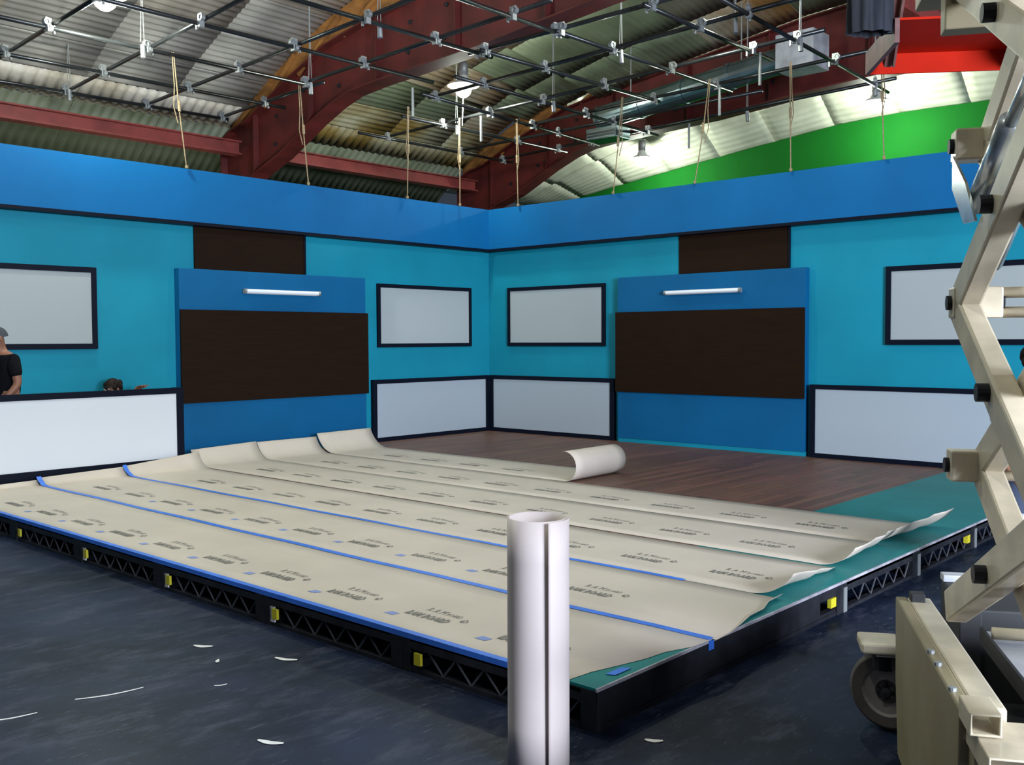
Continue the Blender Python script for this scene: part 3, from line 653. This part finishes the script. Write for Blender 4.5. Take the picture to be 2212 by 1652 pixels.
# top bracket / platform support
plate([(-.62, 2.66), (-.95, 2.55), (-1.15, 2.62), (-1.15, 2.83), (-.62, 2.83)], -.03, .05, CREAMD, 'platform_bracket')
MB().box(-1.5, .4, -Rr-.05, .10, 2.83, 2.90).build('platform_base', CREAMD, lift, bev=.006)
MB().box(.05, .13, -.15, .06, 2.66, 2.86).build('end_stop', CREAMD, lift, bev=.005)
# chassis
plate([(.52, .66), (-.66, .66), (-.64, .08), (.42, .08), (.50, .35)], .085, .125, CREAMD, 'side_plate', .006)
MB().box(-.64, .52, -.0, .0845, .60, .66).build('side_rail', CREAM, lift, bev=.008)
MB().box(.44, .50, .03, .08, .655, .69).build('bracket', BLACK, lift, bev=.004)
MB().box(-.64, .45, -Rr, -.16, .54, .565).build('deck_plate', DIRTY, lift, bev=.003)
MB().box(-.60, .38, -.155, -.145, .54, .60).build('deck_lip', BLACK, lift)
MB().box(-.6, .9, -.14, .0, .35, .37).build('inner_plate', HOSE, lift)
MB().tube([(.30, -.17, .60), (.30, -Rr, .60)], .022, 12).build('cross_tube', CREAM, lift, smooth=True)
MB().box(.62, 1.10, -Rr, -.14, .15, .60).build('battery_tray', BLACK, lift, bev=.01)
MB().box(1.05, 1.12, -Rr, -.14, .60, .63).build('tray_lip', DIRTY, lift, bev=.004)
MB().box(.60, .64, -.20, -.12, .2, .62).build('tray_edge', BLACK, lift, bev=.004)
MB().box(-.66, .6, -Rr-.06, -Rr, .1, .60).build('side_plate', CREAMD, lift, bev=.005)
MB().box(-.60, 1.0, -Rr+.05, -.05, .20, .24).build('chassis_floor', BLACK, lift)
MB().box(.80, .90, -Rr-.08, .16, .33, .38).build('axle_beam', CREAM, lift, bev=.005)
MB().box(.78, .96, .06, .22, .345, .39).build('axle_housing', CREAM, lift, bev=.01)
MB().tube([(.88, .12, .345), (.88, .12, .26)], .045, 12).build('steering_post', BLACK, lift)
# open rectangular tubes on the near end
def rtube(x0, x1, y0, y1, z0, z1, th, name, m):
    vs = []
    for x in (x0, x1):
        vs += [(x, y0, z0), (x, y1, z0), (x, y1, z1), (x, y0, z1), (x, y0+th, z0+th), (x, y1-th, z0+th), (x, y1-th, z1-th), (x, y0+th, z1-th)]
    f = []
    for k in range(4):
        j = (k+1) % 4
        f += [(k, j, 8+j, 8+k), (4+k, 12+k, 12+j, 4+j), (k, 4+k, 4+j, j), (8+k, 8+j, 12+j, 12+k)]
    return MB().add(vs, f).build(name, m, lift, bev=.003)
rtube(-.80, -.665, .050, .127, .64, .70, .007, 'fork_tube', CREAM)
rtube(-.92, -.665, -.19, .108, .572, .636, .006, 'step_tube', CREAM)
MB().box(-.73, -.662, -.30, .10, .50, .57).build('end_crossbar', CREAMD, lift, bev=.004)
# grease-stained patch and bolts on the side rail
for x in (-.18, -.30, -.52): MB().lathe([(0, .012), (.012, .010), (.012, 0)], (x, .115, .66), 10).build('bolt', GALV, lift)
# wheels
def wheel(x, y, rz, lab):
    w_ = bpy.data.objects.new('wheel', None); C.objects.link(w_); w_.parent = lift; w_.location = (x, y, .168); w_.rotation_euler = (0, 0, rz)
    MB().lathe([(.105, -.055), (.15, -.055), (.166, -.035), (.166, .035), (.15, .055), (.105, .055)], n=36, axis='y').build('tyre', TIRE, w_, smooth=False, bev=.004)
    MB().lathe([(.0, .02), (.045, .03), (.05, .045), (.095, .045), (.108, .055), (.108, -.05), (0, -.05)], n=28, axis='y').build('rim', HUB, w_, smooth=False)
    for k in range(5):
        a = 2*PI*k/5; MB().lathe([(0, .062), (.011, .06), (.011, .04)], (.032*math.cos(a), 0, .032*math.sin(a)), 8, 'y').build('wheel_nut', BLACK, w_)
    MB().lathe([(0, .07), (.02, .066), (.022, .04)], (0, 0, 0), 12, 'y').build('hub', BLACK, w_)
    return w_
wheel(.90, .085, math.radians(62), ''); wheel(.90, -Rr-.08, math.radians(62), ''); wheel(-.45, -.0, 0, ''); wheel(-.45, -Rr+.0, 0, '')
# hoses and cables
MB().tube([(.12, -.10, 1.25), (.02, -.14, 1.15), (-.15, -.13, 1.02), (-.30, -.16, .90), (-.35, -.14, .80)], .018, 10).build('hose', HOSE, lift, smooth=True)
MB().tube([(.14, -.12, 1.30), (.10, -.15, 1.18), (-.05, -.15, 1.06), (-.24, -.15, .88)], .014, 10).build('hose', BLACK, lift, smooth=True)
MB().tube([(.10, -.09, 1.28), (.0, -.10, 1.1), (-.15, -.17, .95), (-.28, -.18, .86)], .012, 10).build('hose', BLACK, lift, smooth=True)
MB().box(-.10, -.04, -.18, -.12, 1.03, 1.09).build('white_connector', WHITE, lift, bev=.006)
MB().tube([(-.02, -.3, 2.08), (-.3, -.35, 2.0), (-.4, -.5, 2.12)], .012, 8).build('hose', BLACK, lift, smooth=True)

# ------------------------------------------------------------------ people
def skinmesh(name, joints, edges, m, parent, sub=1, root=0):
    me = bpy.data.meshes.new(name); me.from_pydata([j[0] for j in joints], edges, []); me.materials.append(m)
    o = bpy.data.objects.new(name, me); C.objects.link(o)
    sk = o.modifiers.new('s', 'SKIN'); sk.use_smooth_shade = True
    for i, j in enumerate(joints):
        r = j[1] if isinstance(j[1], tuple) else (j[1], j[1])
        me.skin_vertices[0].data[i].radius = r; me.skin_vertices[0].data[i].use_root = (i == root)
    sb = o.modifiers.new('u', 'SUBSURF'); sb.levels = sub; sb.render_levels = sub
    o.parent = parent; return o
def person(loc, rz, label, pose, top, bottom, hairkind, stoop=0.0):
    t = thing('person', label, 'person', loc, rz)
    # local: facing +x, z up.  joints
    P = pose
    J = []; E = []
    def add(p, r, par=None):
        J.append((Vector(p), r)); i = len(J)-1
        if par is not None: E.append((par, i))
        return i
    pel = add(P['pelvis'], (.13, .11)); ch1 = add(P['waist'], (.12, .10), pel); ch2 = add(P['chest'], (.145, .11), ch1)
    nk = add(P['neck'], .058, ch2); hb = add(P['headbase'], (.068, .068), nk); hm = add(P['head'], (.083, .078), hb); ht = add(P['headtop'], (.058, .055), hm)
    for s in ('l', 'r'):
        sh = add(P['sh'+s], .062, ch2); el = add(P['el'+s], .044, sh); wr = add(P['wr'+s], .029, el)
        w_ = Vector(P['wr'+s]); d = (Vector(P['hd'+s])-w_).normalized(); side = d.cross(Vector((0, 0, 1)))
        if side.length < .1: side = Vector((1, 0, 0))
        side.normalize(); nrm = side.cross(d)
        pm = add(w_+d*.06, (.036, .02), wr)
        for q, (o_, L) in enumerate(((-.032, .07), (-.011, .082), (.011, .076), (.032, .06))):
            a = add(w_+d*.10+side*o_, .0095, pm); b_ = add(w_+d*(.10+L*.6)+side*o_*1.1-nrm*.008, .008, a); add(w_+d*(.10+L)+side*o_*1.1-nrm*.024, .007, b_)
        a = add(w_+d*.05-side*.045, .011, pm); add(w_+d*.09-side*.062-nrm*.01, .009, a)
        hp = add(P['hp'+s], .088, pel); kn = add(P['kn'+s], .058, hp); an = add(P['an'+s], .04, kn); ft = add(P['ft'+s], (.036, .03), an)
    body = skinmesh('body', J, E, SKIN, t, 2)
    # shirt
    k = 1.14
    SJ = [(Vector(P['pelvis']), (.15, .135)), (Vector(P['waist']), (.14, .125)), (Vector(P['chest']), (.165, .135)), (Vector(P['chest']).lerp(Vector(P['neck']), .75), (.075, .07))]
    SE = [(0, 1), (1, 2), (2, 3)]
    for s in ('l', 'r'):
        a = len(SJ); SJ.append((Vector(P['sh'+s]), .08)); SJ.append((Vector(P['sh'+s]).lerp(Vector(P['el'+s]), .75), .066)); SE += [(2, a), (a, a+1)]
    skinmesh('shirt', SJ, SE, top, t, 2)
    TJ = [(Vector(P['pelvis']), (.142, .125))]; TE = []
    for s in ('l', 'r'):
        a = len(TJ); TJ += [(Vector(P['hp'+s]), .10), (Vector(P['kn'+s]), .075), (Vector(P['an'+s]), .058)]; TE += [(0, a), (a, a+1), (a+1, a+2)]
    skinmesh('trousers', TJ, TE, bottom, t, 2)
    for s in ('l', 'r'):
        a = Vector(P['an'+s]); f = Vector(P['ft'+s]); skinmesh('shoe', [(a-Vector((.05, 0, .045)), (.045, .04)), (f-Vector((0, 0, 0.0)), (.048, .036)), (f+Vector((.06, 0, 0)), (.04, .028))], [(0, 1), (1, 2)], BLACK, t, 2)
    # head details
    H = Vector(P['head']); U = (Vector(P['headtop'])-Vector(P['headbase'])).normalized(); F = Vector(P.get('face', (1, 0, 0))); F = (F-U*F.dot(U)).normalized(); R = F.cross(U)
    def ell(c, rx, ry, rz_, name, m, zmin=-1.0, n=20, fcut=None):
        mb = MB()
        def fn(u, v):
            a = 2*PI*u; b = -PI/2+PI*v; b = max(b, math.asin(zmin)) if zmin > -1 else b
            p = Vector(c)+F*rx*math.cos(b)*math.cos(a)+R*ry*math.cos(b)*math.sin(a)+U*rz_*math.sin(b); return tuple(p)
        return mb.grid(fn, n, 12).build(name, m, t, smooth=True)
    ell(H+F*.098-U*.018, .02, .014, .03, 'nose', SKIN)
    for s in (-1, 1):
        e = ell(H+F*.085+R*s*.032+U*.012, .012, .014, .009, 'eye', EYEW); ell(H+F*.096+R*s*.032+U*.012, .004, .006, .006, 'pupil', BLACK)
        ell(H+F*.09+R*s*.032+U*.032, .010, .02, .004, 'eyebrow', HAIR); ell(H-F*.0+R*s*.086, .018, .010, .03, 'ear', SKIN)
    ell(H+F*.086-U*.058, .010, .026, .007, 'mouth', REDG)
    if hairkind == 'cap':
        ell(H-F*.012+U*.012, .106, .094, .105, 'knit_cap', CAPG, -.05); 
    else:
        ell(H-F*.012+U*.02, .102, .092, .108, 'hair', HAIR, .1)
        for k in range(14):
            a = random.uniform(-2.2, 2.2)+PI; ell(H-F*.01+U*random.uniform(.0, .08)+F*.08*math.cos(a)+R*.08*math.sin(a), .028, .028, .035, 'hair_lock', HAIR, n=8)
    return t
stand = dict(pelvis=(0, 0, .86), waist=(0, 0, 1.0), chest=(.02, 0, 1.19), neck=(.05, 0, 1.36), headbase=(.075, 0, 1.42), head=(.095, 0, 1.50), headtop=(.10, 0, 1.565), face=(1, 0, -.35),
    shl=(.02, .165, 1.28), shr=(.02, -.165, 1.28), ell=(-.01, .205, 1.03), elr=(-.01, -.205, 1.03), wrl=(.14, .19, .86), wrr=(.12, -.19, .84), hdl=(.24, .17, .82), hdr=(.22, -.17, .78),
    hpl=(0, .09, .82), hpr=(0, -.09, .82), knl=(.02, .10, .46), knr=(.02, -.10, .46), anl=(0, .10, .09), anr=(0, -.10, .09), ftl=(.10, .11, .04), ftr=(.10, -.11, .04))
person((7.485, .25, .001), 0.12, 'person in a grey knit cap and black t-shirt standing behind the counter', stand, TEEB, JEAN, 'cap')
cr = dict(pelvis=(-.12, 0, .30), waist=(-.08, 0, .42), chest=(-.01, 0, .62), neck=(.02, 0, .79), headbase=(.04, 0, .84), head=(.05, 0, .925), headtop=(.05, 0, .985), face=(1, .25, -.1),
    shl=(.0, .15, .72), shr=(-.02, -.15, .72), elr=(.10, -.17, .58), ell=(-.13, .17, .66), wrr=(.28, -.12, .56), wrl=(-.15, .15, .925), hdr=(.36, -.10, .55), hdl=(-.16, .25, .965),
    hpl=(-.12, .09, .28), hpr=(-.12, -.09, .28), knl=(.24, .11, .36), knr=(.24, -.11, .36), anl=(.06, .11, .09), anr=(.06, -.11, .09), ftl=(.16, .12, .04), ftr=(.16, -.12, .04))
person((6.33, .265, .001), 0.1, 'person with dark hair crouching behind the counter, only head and fingers showing', cr, TEEB, JEAN, 'hair')
person((4.84, 9.21, FZ), PI*.25, 'person in a pale blue and red top, half hidden behind the scissor lift', stand, SHIRTB, JEAN, 'hair')
